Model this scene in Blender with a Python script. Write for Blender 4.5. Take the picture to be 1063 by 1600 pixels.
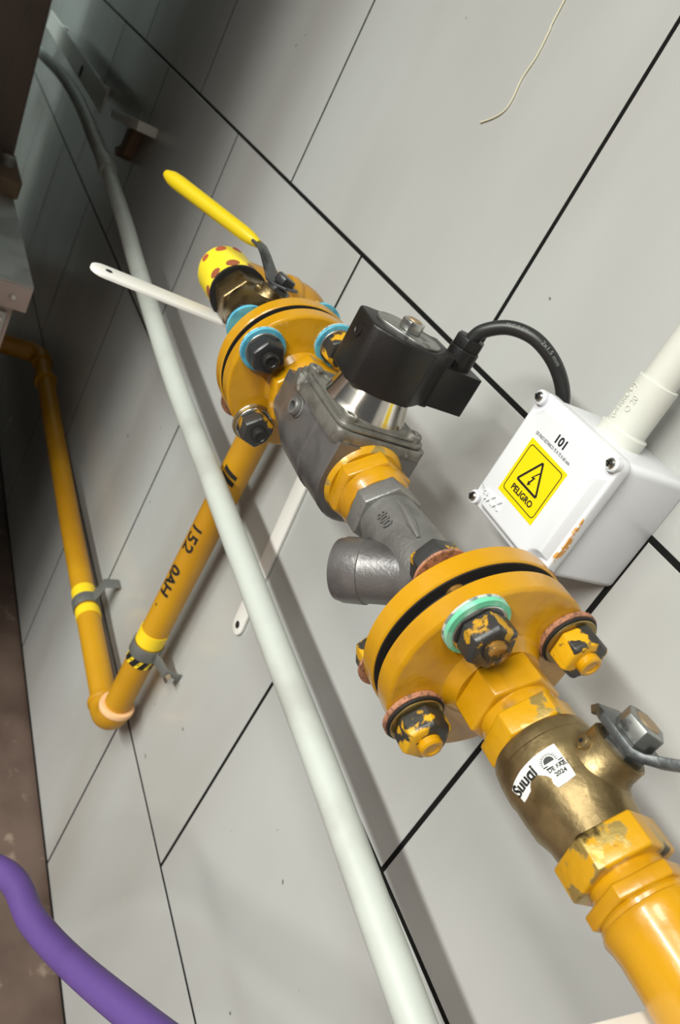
import bpy, bmesh, math, random
from mathutils import Vector, Matrix
random.seed(7)
scene = bpy.context.scene
for o in list(bpy.data.objects):
    bpy.data.objects.remove(o)
PI = math.pi

# ------------------------------------------------------------------ camera
# axes: X along the tiled wall, Y into the wall (wall face at Y=0), Z up, floor at Z=0
CAM = Vector((0.0, -0.43, 1.1438))
RX = ((0.35767366, 0.59492035, -0.71981896), (0.81204645, 0.18249017, 0.55432653), (0.46114001, -0.78279443, -0.41783103))
FPX = 1297.06
cd = bpy.data.cameras.new('camera')
cam = bpy.data.objects.new('camera', cd)
scene.collection.objects.link(cam)
mw = Matrix.Identity(4)
for i in range(3):
    mw[i][0] = RX[i][0]; mw[i][1] = -RX[i][1]; mw[i][2] = -RX[i][2]; mw[i][3] = CAM[i]
cam.matrix_world = mw
cd.sensor_fit = 'VERTICAL'; cd.sensor_height = 36.0
cd.lens = FPX / 1600 * 36.0
cd.clip_start = 0.01; cd.clip_end = 50
cd.dof.use_dof = True; cd.dof.focus_distance = 0.45; cd.dof.aperture_fstop = 16
scene.camera = cam

# ------------------------------------------------------------------ world, lights, exposure
w = bpy.data.worlds.new('world'); scene.world = w; w.use_nodes = True
w.node_tree.nodes['Background'].inputs[0].default_value = (0.93, 0.97, 1.0, 1)
w.node_tree.nodes['Background'].inputs[1].default_value = 0.12
def area(name, loc, target, sx, sy, power, col):
    l = bpy.data.lights.new(name, 'AREA'); l.shape = 'RECTANGLE'; l.size = sx; l.size_y = sy
    l.energy = power; l.color = col
    o = bpy.data.objects.new(name, l); scene.collection.objects.link(o)
    o.location = loc
    o.rotation_euler = (Vector(target) - Vector(loc)).to_track_quat('-Z', 'Y').to_euler()
    return o
area('overhead_area_light', (0.9, -3.2, 2.62), (0.9, -3.2, 0), 1.2, 0.4, 205, (1.0, 0.99, 0.93))
area('overhead_area_light', (0.35, -1.5, 2.62), (0.35, -1.5, 0), 1.2, 0.6, 48, (0.98, 1.0, 0.94))  # extra lamp, added to soften the long conduit's shadow on the tiles
area('overhead_area_light', (-0.5, -3.2, 2.62), (-0.5, -3.2, 0), 1.2, 0.4, 140, (0.96, 1.0, 0.95))
area('overhead_area_light', (-3.0, -0.9, 2.62), (-3.0, -0.9, 0), 0.6, 0.6, 32, (0.82, 1.0, 0.98))
vs = scene.view_settings
vs.view_transform = 'Standard'; vs.look = 'None'; vs.gamma = 1; vs.use_curve_mapping = False
vs.exposure = -0.13

# ------------------------------------------------------------------ materials
def lin(c):
    r = []
    for v in c:
        v = v / 255.0
        r.append(v / 12.92 if v <= 0.04045 else ((v + 0.055) / 1.055) ** 2.4)
    return (r[0], r[1], r[2], 1)
MATS = {}
def M(name, col, rough=.5, metal=0.0, col2=None, ns=50, lo=.45, hi=.6, rough2=None, metal2=None,
      bump=0.0, bs=300, coat=0.0, stretch=(1, 1, 1), col3=None, ns3=20, lo3=.5, hi3=.75, world=False, spec=.5, detail=4, col4=None):
    m = bpy.data.materials.new(name); m.use_nodes = True
    nt = m.node_tree; b = nt.nodes['Principled BSDF']
    def noise(scale, st=(1, 1, 1), det=4):
        tc = nt.nodes.new('ShaderNodeNewGeometry' if world else 'ShaderNodeTexCoord')
        mp = nt.nodes.new('ShaderNodeMapping'); mp.inputs['Scale'].default_value = st
        nt.links.new(tc.outputs['Position' if world else 'Object'], mp.inputs['Vector'])
        n = nt.nodes.new('ShaderNodeTexNoise'); n.inputs['Scale'].default_value = scale; n.inputs['Detail'].default_value = det
        nt.links.new(mp.outputs['Vector'], n.inputs['Vector'])
        return n.outputs['Fac']
    def ramp(sock, a, c):
        r = nt.nodes.new('ShaderNodeMapRange'); r.clamp = True; r.interpolation_type = 'SMOOTHSTEP'
        r.inputs['From Min'].default_value = a; r.inputs['From Max'].default_value = c
        nt.links.new(sock, r.inputs['Value']); return r.outputs['Result']
    def mixc(f, a, c):
        x = nt.nodes.new('ShaderNodeMix'); x.data_type = 'RGBA'
        nt.links.new(f, x.inputs[0])
        for s, v in ((x.inputs[6], a), (x.inputs[7], c)):
            if isinstance(v, tuple): s.default_value = v
            else: nt.links.new(v, s)
        return x.outputs[2]
    b.inputs['Base Color'].default_value = lin(col)
    b.inputs['Roughness'].default_value = rough; b.inputs['Metallic'].default_value = metal
    b.inputs['Specular IOR Level'].default_value = spec
    cs = lin(col)
    if col2:
        f = ramp(noise(ns, stretch, detail), lo, hi)
        cs = mixc(f, cs, lin(col2))
        for nm, a, c in (('Roughness', rough, rough2), ('Metallic', metal, metal2)):
            if c is not None:
                r = nt.nodes.new('ShaderNodeMapRange'); r.inputs['To Min'].default_value = a; r.inputs['To Max'].default_value = c
                nt.links.new(f, r.inputs['Value']); nt.links.new(r.outputs['Result'], b.inputs[nm])
    if col3:
        f3 = ramp(noise(ns3, stretch), lo3, hi3)
        cs = mixc(f3, cs, lin(col3))
    if col4:
        cs = mixc(ramp(noise(75, (1, 1, 1), 1), .785, .80), cs, lin(col4))
    if not isinstance(cs, tuple): nt.links.new(cs, b.inputs['Base Color'])
    if bump:
        bn = nt.nodes.new('ShaderNodeBump'); bn.inputs['Strength'].default_value = bump; bn.inputs['Distance'].default_value = 0.001
        nt.links.new(noise(bs, (1, 1, 1), 3), bn.inputs['Height']); nt.links.new(bn.outputs['Normal'], b.inputs['Normal'])
    if coat:
        b.inputs['Coat Weight'].default_value = coat; b.inputs['Coat Roughness'].default_value = 0.12
    MATS[name] = m
    return m
M('tile', (182, 184, 182), .2, col2=(172, 171, 168), ns=5, lo=.25, hi=.8, rough2=.28, stretch=(1, 1, .4), world=True, col3=(158, 153, 146), ns3=3.4, lo3=.42, hi3=.88, col4=(112, 106, 98))
M('grout', (24, 24, 23), .95, spec=.1)
M('floor', (104, 86, 76), .55, col2=(76, 58, 50), ns=7, lo=.35, hi=.7, col3=(140, 122, 108), ns3=30, lo3=.6, hi3=.75, world=True)
M('plaster', (205, 208, 205), .8)
M('yellow', (192, 139, 8), .3, col2=(168, 116, 6), ns=18, lo=.45, hi=.75, bump=.35, bs=130, coat=.35, col3=(120, 84, 22), ns3=26, lo3=.66, hi3=.78)
M('yellow_chipped', (194, 143, 12), .34, col2=(186, 160, 92), ns=60, lo=.54, hi=.58, rough2=.4, metal2=.7, bump=.35, bs=200, coat=.2, col3=(70, 54, 20), ns3=55, lo3=.62, hi3=.68)
M('yellow_pipe', (192, 141, 20), .42, col2=(170, 119, 16), ns=6, lo=.35, hi=.65)
M('yellow_tape', (240, 206, 36), .4)
M('ring_pink', (240, 190, 140), .5)
M('nut_black', (50, 49, 48), .35, col2=(186, 138, 24), ns=75, lo=.55, hi=.59, rough2=.45, bump=.25, bs=300)
M('nut_yellow', (204, 154, 20), .4, col2=(48, 46, 42), ns=65, lo=.44, hi=.48, rough2=.4, bump=.3, bs=300)
M('nut_clean', (52, 52, 53), .3, metal=.35, bump=.15, bs=250)
M('stud', (150, 110, 50), .45, metal=.5, col2=(70, 60, 45), ns=160, lo=.45, hi=.55, bump=.3, bs=500)
M('stud_dark', (48, 47, 46), .4, metal=.4)
M('washer_green', (110, 200, 160), .45, col2=(150, 215, 185), ns=90)
M('washer_edge', (186, 192, 184), .6, col2=(120, 128, 122), ns=300, lo=.5, hi=.6)
M('washer_blue', (92, 176, 200), .4, col2=(70, 150, 178), ns=70)
M('washer_pink', (168, 116, 88), .7, col2=(120, 84, 64), ns=400, lo=.45, hi=.6)
M('washer_zinc', (150, 128, 78), .35, metal=.8)
M('steel_bright', (200, 200, 196), .25, metal=1)
M('gasket', (22, 21, 20), .7)
M('cast', (138, 137, 134), .42, metal=.6, col2=(112, 110, 108), ns=35, lo=.4, hi=.65, bump=.3, bs=420, rough2=.5)
M('cast_dark', (120, 117, 116), .38, metal=.6, col2=(94, 92, 92), ns=30, lo=.4, hi=.7, bump=.25, bs=420)
M('cast_plate', (142, 139, 132), .4, metal=.65, col2=(110, 107, 101), ns=60, lo=.4, hi=.66, bump=.35, bs=300, col3=(190, 190, 182), ns3=60, lo3=.6, hi3=.7)
M('chrome', (214, 208, 198), .14, metal=1, col2=(188, 170, 140), ns=40, lo=.55, hi=.7, rough2=.22)
M('brass', (156, 136, 96), .38, metal=.85, col2=(116, 99, 68), ns=40, lo=.4, hi=.62, bump=.25, bs=260, rough2=.42)
M('brass_dark', (132, 114, 80), .32, metal=.9, col2=(80, 66, 44), ns=45, lo=.45, hi=.65, bump=.3, bs=300)
M('lever_steel', (98, 100, 100), .38, metal=.7, col2=(62, 64, 64), ns=70, lo=.45, hi=.65, bump=.2, bs=300)
M('lever_nut', (150, 150, 146), .36, metal=.8, col2=(84, 84, 82), ns=90, lo=.5, hi=.65)
M('stem_end', (160, 138, 108), .5, metal=.6)
M('plastic_black', (20, 19, 18), .42, col2=(26, 22, 20), ns=30, bump=.12, bs=600)
M('cable', (36, 36, 36), .38)
M('print_grey', (120, 120, 118), .6)
M('box_white', (218, 219, 222), .28, spec=.5)
M('orange_smear', (214, 150, 70), .5, col2=(236, 226, 214), ns=260, lo=.5, hi=.62)
M('pvc', (206, 206, 197), .38)
M('conduit', (188, 193, 186), .45, col2=(172, 174, 167), ns=14, lo=.45, hi=.75)
M('print_black', (18, 18, 18), .6)
M('label_yellow', (236, 208, 8), .35)
M('label_white', (232, 232, 226), .45)
M('sleeve_yellow', (208, 182, 14), .4)
M('sticker_yellow', (244, 222, 50), .4)
M('sticker_brown', (150, 84, 56), .5)
M('sticker_red', (168, 84, 54), .5)
M('bracket_white', (226, 224, 218), .4)
M('dark', (16, 15, 14), .8)
M('hose_purple', (88, 64, 128), .55, col2=(76, 52, 112), ns=14, lo=.5, hi=.8)
M('thread', (214, 208, 178), .8)
M('appliance_brown', (128, 112, 102), .5, col2=(112, 97, 89), ns=5)
M('stainless', (190, 190, 188), .42, metal=.45, col2=(160, 158, 154), ns=9)
M('lip_brown', (160, 142, 134), .45, metal=.2)
M('strap_grey', (122, 124, 120), .45, metal=.5)
M('rust', (126, 106, 84), .7)
M('lamp', (255, 255, 255), .5)

# ------------------------------------------------------------------ mesh builder
def V(*a): return Vector(a)
def frame(axis, ref=None):
    a = Vector(axis).normalized()
    if ref is None: ref = V(0, 0, 1) if abs(a.z) < .9 else V(1, 0, 0)
    u = (Vector(ref) - a * a.dot(Vector(ref))).normalized()
    return a, u, a.cross(u)
class MB:
    def __init__(s): s.v = []; s.f = []
    def add(s, vs, fs):
        n = len(s.v); s.v += [Vector(p) for p in vs]; s.f += [tuple(i + n for i in f) for f in fs]; return s
    def lathe(s, prof, origin, axis, segs=48, ref=None, phase=0.0, closed=False):
        a, u, w_ = frame(axis, ref); o = Vector(origin); vs = []; fs = []; rings = []
        for t, r in prof:
            if r <= 1e-7:
                rings.append([len(vs)]); vs.append(o + a * t)
            else:
                rings.append(list(range(len(vs), len(vs) + segs)))
                for k in range(segs):
                    th = phase + 2 * PI * k / segs
                    vs.append(o + a * t + (u * math.cos(th) + w_ * math.sin(th)) * r)
        pairs = list(zip(rings, rings[1:]))
        if closed: pairs.append((rings[-1], rings[0]))
        for A, B in pairs:
            for k in range(segs):
                k2 = (k + 1) % segs
                if len(A) == 1 and len(B) == 1: continue
                if len(A) == 1: fs.append((A[0], B[k], B[k2]))
                elif len(B) == 1: fs.append((A[k], A[k2], B[0]))
                else: fs.append((A[k], A[k2], B[k2], B[k]))
        if not closed:
            for Rg in (rings[0], rings[-1]):
                if len(Rg) > 1: fs.append(tuple(Rg))
        return s.add(vs, fs)
    def hexa(s, t0, t1, rc, origin, axis, ref=None, phase=0.0, ch=.0012, n=6):
        return s.lathe([(t0, rc - ch), (t0 + ch * .6, rc), (t1 - ch * .6, rc), (t1, rc - ch)], origin, axis, n, ref, phase)
    def prism(s, poly, origin, ux, uy, h0, h1):
        o = Vector(origin); ux = Vector(ux).normalized(); uy = Vector(uy).normalized(); n = ux.cross(uy); k = len(poly)
        vs = [o + ux * x + uy * y + n * h0 for x, y in poly] + [o + ux * x + uy * y + n * h1 for x, y in poly]
        fs = [tuple(range(k)), tuple(range(k, 2 * k))] + [(i, (i + 1) % k, (i + 1) % k + k, i + k) for i in range(k)]
        return s.add(vs, fs)
    def box(s, x0, x1, y0, y1, z0, z1):
        return s.prism([(x0, y0), (x1, y0), (x1, y1), (x0, y1)], (0, 0, 0), (1, 0, 0), (0, 1, 0), z0, z1)
    def tube(s, path, r, segs=20, ref=None, cap=True):
        P = [Vector(p) for p in path]; n = len(P); rs = r if isinstance(r, (list, tuple)) else [r] * n
        T = [((P[min(i + 1, n - 1)] - P[max(i - 1, 0)])).normalized() for i in range(n)]
        a, u, w_ = frame(T[0], ref); vs = []; fs = []
        for i in range(n):
            u = (u - T[i] * T[i].dot(u)).normalized(); w_ = T[i].cross(u)
            for k in range(segs):
                th = 2 * PI * k / segs
                vs.append(P[i] + (u * math.cos(th) + w_ * math.sin(th)) * rs[i])
        for i in range(n - 1):
            for k in range(segs):
                k2 = (k + 1) % segs
                fs.append((i * segs + k, i * segs + k2, (i + 1) * segs + k2, (i + 1) * segs + k))
        if cap: fs += [tuple(range(segs)), tuple(range((n - 1) * segs, n * segs))]
        return s.add(vs, fs)
    def ribbon(s, path, wid, thick, widdir):
        """flat bar swept along a path; widdir = direction of its width"""
        P = [Vector(p) for p in path]; n = len(P); wd = Vector(widdir).normalized(); vs = []; fs = []
        for i in range(n):
            t = (P[min(i + 1, n - 1)] - P[max(i - 1, 0)]).normalized()
            nn = t.cross(wd).normalized(); ww = wid[i] if isinstance(wid, (list, tuple)) else wid
            for a, b in ((-.5, -.5), (.5, -.5), (.5, .5), (-.5, .5)):
                vs.append(P[i] + wd * a * ww + nn * b * thick)
        for i in range(n - 1):
            for k in range(4):
                k2 = (k + 1) % 4
                fs.append((i * 4 + k, i * 4 + k2, i * 4 + 4 + k2, i * 4 + 4 + k))
        fs += [(0, 1, 2, 3), tuple(range(4 * n - 4, 4 * n))]
        return s.add(vs, fs)
def catmull(pts, n=8):
    P = [Vector(p) for p in pts]; P = [2 * P[0] - P[1]] + P + [2 * P[-1] - P[-2]]; out = []
    for i in range(1, len(P) - 2):
        a, b, c, d = P[i - 1:i + 3]
        for k in range(n):
            t = k / n
            out.append(.5 * ((2 * b) + (c - a) * t + (2 * a - 5 * b + 4 * c - d) * t * t + (3 * b - a - 3 * c + d) * t ** 3))
    out.append(P[-2]); return out
def rrect(x0, x1, y0, y1, r, n=6):
    pts = []
    for cx, cy, a0 in ((x1 - r, y1 - r, 0), (x0 + r, y1 - r, 90), (x0 + r, y0 + r, 180), (x1 - r, y0 + r, 270)):
        for k in range(n + 1):
            a = math.radians(a0 + 90 * k / n); pts.append((cx + r * math.cos(a), cy + r * math.sin(a)))
    return pts
def arc(c, p, q, n=10, r=None):
    """quarter bend from p to q around corner c (p, q on the two legs, equally far from c)"""
    c, p, q = Vector(c), Vector(p), Vector(q); o = p + q - c
    return [o + (p - o) * math.cos(t * PI / 2 / n) + (q - o) * math.sin(t * PI / 2 / n) for t in range(n + 1)]
ORG = {}
COL = scene.collection
def tag(o, label, cat, group=None):
    o['label'] = label; o['category'] = cat
    if group: o['group'] = group
    return o
def thing(name, loc, label, cat, group=None):
    o = bpy.data.objects.new(name, None); o.empty_display_size = .02; COL.objects.link(o)
    o.location = loc; ORG[o.name] = Vector(loc)
    return tag(o, label, cat, group)
def link(me, name, parent, loc):
    o = bpy.data.objects.new(name, me); COL.objects.link(o)
    if parent is not None: o.parent = parent
    else: o.location = loc
    ORG[o.name] = Vector(loc); return o
def part(mb, name, mat, parent=None, loc=None, bevel=0.0, label=None, sharp=32, bseg=2, flat=False):
    org = ORG[parent.name] if parent is not None else Vector(loc if loc is not None else (0, 0, 0))
    me = bpy.data.meshes.new(name)
    me.from_pydata([tuple(p - org) for p in mb.v], [], mb.f)
    bm = bmesh.new(); bm.from_mesh(me)
    bmesh.ops.recalc_face_normals(bm, faces=bm.faces[:])
    if bevel:
        bm.edges.ensure_lookup_table()
        ed = [e for e in bm.edges if len(e.link_faces) == 2 and e.calc_face_angle(0) > math.radians(28)]
        bmesh.ops.bevel(bm, geom=ed, offset=bevel, segments=bseg, profile=.5, affect='EDGES', clamp_overlap=True)
    bm.to_mesh(me); bm.free()
    for p in me.polygons: p.use_smooth = not flat
    if not flat: me.set_sharp_from_angle(angle=math.radians(sharp))
    me.materials.append(MATS[mat])
    o = link(me, name, parent, org)
    if label: o['label'] = label
    return o
def struct(mb, name, mat, parent=None, **k):
    o = part(mb, name, mat, parent, **k)
    if parent is None: o['kind'] = 'structure'
    return o
def text_mb(txt, size, mapf, thick=.0002, align='CENTER', bold=0.0, xs=1.0, clip=None):
    """text turned into real geometry; mapf(x, y, h) -> world point"""
    cu = bpy.data.curves.new('text_tmp', 'FONT'); cu.body = txt; cu.size = size; cu.align_x = align; cu.align_y = 'CENTER'
    cu.extrude = thick / 2; cu.offset = bold; cu.resolution_u = 3
    ob = bpy.data.objects.new('text_tmp', cu); COL.objects.link(ob)
    dg = bpy.context.evaluated_depsgraph_get(); me = bpy.data.meshes.new_from_object(ob.evaluated_get(dg))
    bm = bmesh.new(); bm.from_mesh(me)
    bmesh.ops.triangulate(bm, faces=bm.faces[:])
    for e_pass in range(1):
        long = [e for e in bm.edges if e.calc_length() > size * .35]
        if long: bmesh.ops.subdivide_edges(bm, edges=long, cuts=2)
    if clip:
        for co, no in clip:
            bmesh.ops.bisect_plane(bm, geom=bm.verts[:] + bm.edges[:] + bm.faces[:], plane_co=(co[0], co[1], 0), plane_no=(no[0], no[1], 0), clear_outer=True)
    mb = MB(); bm.verts.index_update()
    mb.v = [mapf(v.co.x * xs, v.co.y, v.co.z + thick / 2) for v in bm.verts]
    mb.f = [tuple(v.index for v in f.verts) for f in bm.faces]
    bm.free(); bpy.data.objects.remove(ob); bpy.data.meshes.remove(me); bpy.data.curves.remove(cu)
    return mb
def merge(*mbs):
    r = MB()
    for m in mbs: r.add(m.v, m.f)
    return r

# ------------------------------------------------------------------ room
XL, XR, ZC = -3.4, 2.6, 2.66
TL_, TH, JT = 0.457, 0.334, 0.0045
Z0 = 0.007
wall = struct(MB().box(XL, XR, .0003, .12, 0, ZC), 'wall_back', 'grout')
tile_mesh = {}
def tile_obj(x0, x1, z0, z1):
    wd, h = round(x1 - x0, 4), round(z1 - z0, 4)
    key = (wd, h)
    if key not in tile_mesh:
        bm = bmesh.new(); bmesh.ops.create_cube(bm, size=1)
        for v in bm.verts: v.co = Vector((v.co.x * wd, v.co.y * .01, v.co.z * h))
        ed = [e for e in bm.edges if all(v.co.y < 0 for v in e.verts)]
        bmesh.ops.bevel(bm, geom=ed, offset=.0003, segments=1, profile=.5, affect='EDGES')
        me = bpy.data.meshes.new('tile'); bm.to_mesh(me); bm.free()
        me.materials.append(MATS['tile']); tile_mesh[key] = me
    o = bpy.data.objects.new('tile', tile_mesh[key]); COL.objects.link(o); o.parent = wall
    o.location = ((x0 + x1) / 2, .005, (z0 + z1) / 2)
for r in range(8):
    za = Z0 + TH * r; zb = min(za + TH, ZC)
    off = -.512 if r % 2 else -.284
    k0 = math.floor((XL - off) / TL_)
    x = off + k0 * TL_
    while x < XR:
        a, b = max(x, XL), min(x + TL_, XR)
        if b - a > .02 and zb - za > .02: tile_obj(a + JT / 2, b - JT / 2, za + JT / 2, zb - JT / 2)
        x += TL_
struct(MB().box(XL, XR, -4.6, .12, -.08, 0), 'floor', 'floor')
struct(MB().box(XL, XR, -4.6, .12, ZC, ZC + .06), 'ceiling', 'plaster')
struct(MB().box(XL - .1, XL, -4.6, .12, 0, ZC), 'wall_left', 'plaster')

# ------------------------------------------------------------------ pipe line on the main axis
AY, AZ = -.132, .947
AX = V(1, 0, 0)
def onax(x): return V(x, AY, AZ)
def axl(mb, prof, segs=64, phase=0.0): return mb.lathe([(x, r) for x, r in prof], (0, AY, AZ), AX, segs, V(0, 0, 1), phase)
def axhex(mb, x0, x1, rc, ph=0.0, ch=.0012): return mb.hexa(x0, x1, rc, (0, AY, AZ), AX, V(0, 0, 1), math.radians(ph), ch)
def axp(x, deg, r):   # point on a circle round the axis: 0 deg = up, 90 = out of the wall
    a = math.radians(deg); return V(x, AY - r * math.sin(a), AZ + r * math.cos(a))

# --- feed pipe nearest the camera
t = thing('gas_pipe', (0.10, AY, AZ), 'thick glossy yellow pipe entering from the lower right corner', 'pipe')
part(axl(MB(), [(.6, .0), (.6, .02), (-.084, .02), (-.0885, .0206), (-.0915, .0214), (-.0935, .0208), (-.0942, .018), (-.0942, 0)]), 'pipe_body', 'yellow', t)
n_ = part(axhex(MB(), -.1036, -.0968, .0225, 12), 'hex_collar', 'yellow', t, bevel=.0005)
part(axl(MB(), [(-.0968, .0195), (-.0955, .0201), (-.094, .0196), (-.094, .015), (-.0968, .015)]), 'collar_ring', 'yellow', t)
part(axl(MB(), [(-.1088, .0165), (-.1034, .0172)]), 'nipple', 'yellow', t)

# --- near ball valve
def stem_dir(tt): return V(0, math.sin(tt), math.cos(tt))
def stem_parts(t, xc, tt, h0, brass, scale=1.0, lever='near'):
    s = stem_dir(tt); o = onax(xc); ref = V(1, 0, 0); side = s.cross(ref)
    k = scale
    bo = part(MB().lathe([(h0 - .006, .0155 * k), (h0 + .001, .0142 * k), (h0 + .0035, .0133 * k), (h0 + .0100, .0133 * k), (h0 + .0108, .0124 * k), (h0 + .0108, .009 * k)], o, s, 40, ref), 'stem_boss', brass, t)
    for sg in (1, -1):
        d = (ref * .4 + side * .916) * sg
        c = o + d * (.0142 * k)
        e = MB().tube([c + s * (h0 + .0035) - d * .004, c + s * (h0 + .0035) + d * .0018], [.0036 * k, .0029 * k], 14)
        er = part(e, 'stop_lug', brass, t, bevel=.0006)
        part(MB().lathe([(0, .0011), (.0009, .0011), (.0009, 0)], c + s * (h0 + .0035) + d * .0012, d, 12), 'lug_hole', 'dark', er)
    part(MB().hexa(h0 + .0095, h0 + .0150, .0108 * k, o, s, ref, .3), 'packing_nut', 'lever_steel', t, bevel=.0004)
    return o, s, ref, side
t = thing('ball_valve', (-.148, AY, AZ), 'brass ball valve with torn white sticker and grey lever at lower right', 'valve', None)
part(axl(MB(), [(-.1745, .017), (-.1740, .0205), (-.1730, .0222), (-.1715, .0231), (-.1685, .0236), (-.1665, .0236), (-.1658, .0240), (-.1605, .0242), (-.1560, .0242), (-.1545, .0236), (-.147, .0235), (-.1385, .0227), (-.1345, .0212), (-.1315, .0203), (-.1245, .0196), (-.1235, .015)], 72), 'valve_body', 'brass', t, sharp=24)
part(axhex(MB(), -.1248, -.1088, .0232, 14, .0014), 'hex_end', 'yellow_chipped', t, bevel=.0006, label='hexagonal end painted yellow with bare brass patches')
part(axhex(MB(), -.1868, -.1736, .0229, 14, .0014), 'hex_end', 'yellow_chipped', t, bevel=.0006, label='hexagonal end painted yellow, paint scraped to brass')
o, s, ref, side = stem_parts(t, -.1485, .2, .0198, 'brass', 1.02)
# lever: plate under the nut, stop tab, arm bending up
lp = [o + s * .0358 + ref * x + s * z for x, z in ((-.0180, -.0040), (-.0155, -.0005), (-.010, 0), (0, 0), (.009, 0), (.0135, .0020), (.019, .0072), (.031, .0185), (.038, .0215), (.05, .0222), (.16, .0222))]
lever = part(MB().ribbon(lp, [.012, .018, .0245, .0250, .024, .019, .0155, .014, .013, .0130, .014], .0040, side), 'lever', 'lever_steel', t, bevel=.0005)
part(MB().tube([lp[-3] + ref * .02, lp[-1] + ref * .01], .0085, 16), 'grip', 'sleeve_yellow', lever)
part(MB().hexa(.0371, .0462, .0101, o, s, ref, .15, .0012), 'lever_nut', 'lever_nut', t, bevel=.0004)
part(MB().lathe([(.036, .0058), (.0465, .0058), (.0468, .0054), (.0468, 0)], o, s, 28, ref), 'stem_end', 'stem_end', t)
# sticker wrapped round the body: u runs round the barrel, v towards -X
RL = .02445
def barrel_r(x):
    pr = [(-.1740, .0205), (-.1730, .0222), (-.1715, .0231), (-.1685, .0236), (-.1665, .0236), (-.1658, .0240), (-.1605, .0242), (-.1560, .0242), (-.1545, .0236), (-.147, .0235), (-.1385, .0227), (-.1345, .0212)]
    for (a, ra), (b, rb) in zip(pr, pr[1:]):
        if a <= x <= b: return ra + (rb - ra) * (x - a) / (b - a)
    return .0236
def lab(u, v, h):
    x = -v; return axp(x, 109.5 - math.degrees(u / RL), max(barrel_r(x), barrel_r(x - .001), barrel_r(x + .001)) + .00012 + h)
poly = [(0, .1565), (.004, .1575), (.010, .1585), (.018, .1592), (.0285, .1595), (.0292, .1480), (.0290, .1440), (.0245, .1432), (.0200, .1432), (.0192, .1455), (.0198, .1478), (.0185, .1498), (.0150, .1528), (.0115, .1527), (.0095, .1510), (.0085, .1495), (.0050, .1488), (.0022, .1487)]
bm = bmesh.new(); bm.faces.new([bm.verts.new((u, v, 0)) for u, v in poly])
for i in range(30):
    bmesh.ops.bisect_plane(bm, geom=bm.verts[:] + bm.edges[:] + bm.faces[:], plane_co=(i * .001, 0, 0), plane_no=(1, 0, 0))
for i in range(18):
    bmesh.ops.bisect_plane(bm, geom=bm.verts[:] + bm.edges[:] + bm.faces[:], plane_co=(0, .143 + i * .001, 0), plane_no=(0, 1, 0))
bm.verts.index_update()
lm = MB(); n0 = len(bm.verts)
lm.v = [lab(v.co.x, v.co.y, 0) for v in bm.verts] + [lab(v.co.x, v.co.y, .00022) for v in bm.verts]
lm.f = [tuple(v.index for v in f.verts) for f in bm.faces] + [tuple(v.index + n0 for v in f.verts) for f in bm.faces]
for e in bm.edges:
    if len(e.link_faces) == 1: a, b = e.verts[0].index, e.verts[1].index; lm.f.append((a, b, b + n0, a + n0))
bm.free()
st = part(lm, 'sticker', 'label_white', t, label='torn white maker sticker')
def labt(u0, v0, rot=0.0):
    c, s_ = math.cos(rot), math.sin(rot)
    return lambda x, y, h: lab(u0 + x * c - y * s_, v0 + x * s_ + y * c, .00045 + h)
part(text_mb('Suuqi', .0076, labt(.0085, .1540, .085), .0001, bold=.00026, xs=.9, clip=[((0, -.0021), (0, -1))]), 'sticker_lettering', 'print_black', st)
sun = MB()
def flatpoly(pts, h=.0001, u0=0.0, v0=0.0):
    n = len(pts); return ([lab(u0 + a, v0 + b, .0002) for a, b in pts] + [lab(u0 + a, v0 + b, .00045 + h) for a, b in pts],
                          [tuple(range(n)), tuple(range(n, 2 * n))] + [(i, (i + 1) % n, (i + 1) % n + n, i + n) for i in range(n)])
su, sv = .0226, .1536
sun.add(*flatpoly([(.0024 * math.cos(a * PI / 12), .0024 * math.sin(a * PI / 12)) for a in range(13)], u0=su, v0=sv))
for a in range(15):
    th = PI * a / 14; d = .0002
    sun.add(*flatpoly([(.0029 * math.cos(th - .07), .0029 * math.sin(th - .07)), (.0045 * math.cos(th), .0045 * math.sin(th)), (.0029 * math.cos(th + .07), .0029 * math.sin(th + .07))], u0=su, v0=sv))
for k, (a, b) in enumerate(((-.0036, .0058), (-.0028, .0058))):
    sun.add(*flatpoly([(a, -.0006 - k * .0011), (b, -.0006 - k * .0011), (b, -.0012 - k * .0011), (a, -.0012 - k * .0011)], u0=su, v0=sv))
part(sun, 'sticker_emblem', 'print_black', st)
part(text_mb('DE FAB.:', .0026, labt(.0248, .1505), .0001, bold=.00008), 'sticker_lettering', 'print_black', st)
part(text_mb('2024', .0027, labt(.0245, .1478), .0001, bold=.0001), 'sticker_lettering', 'print_black', st)

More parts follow.
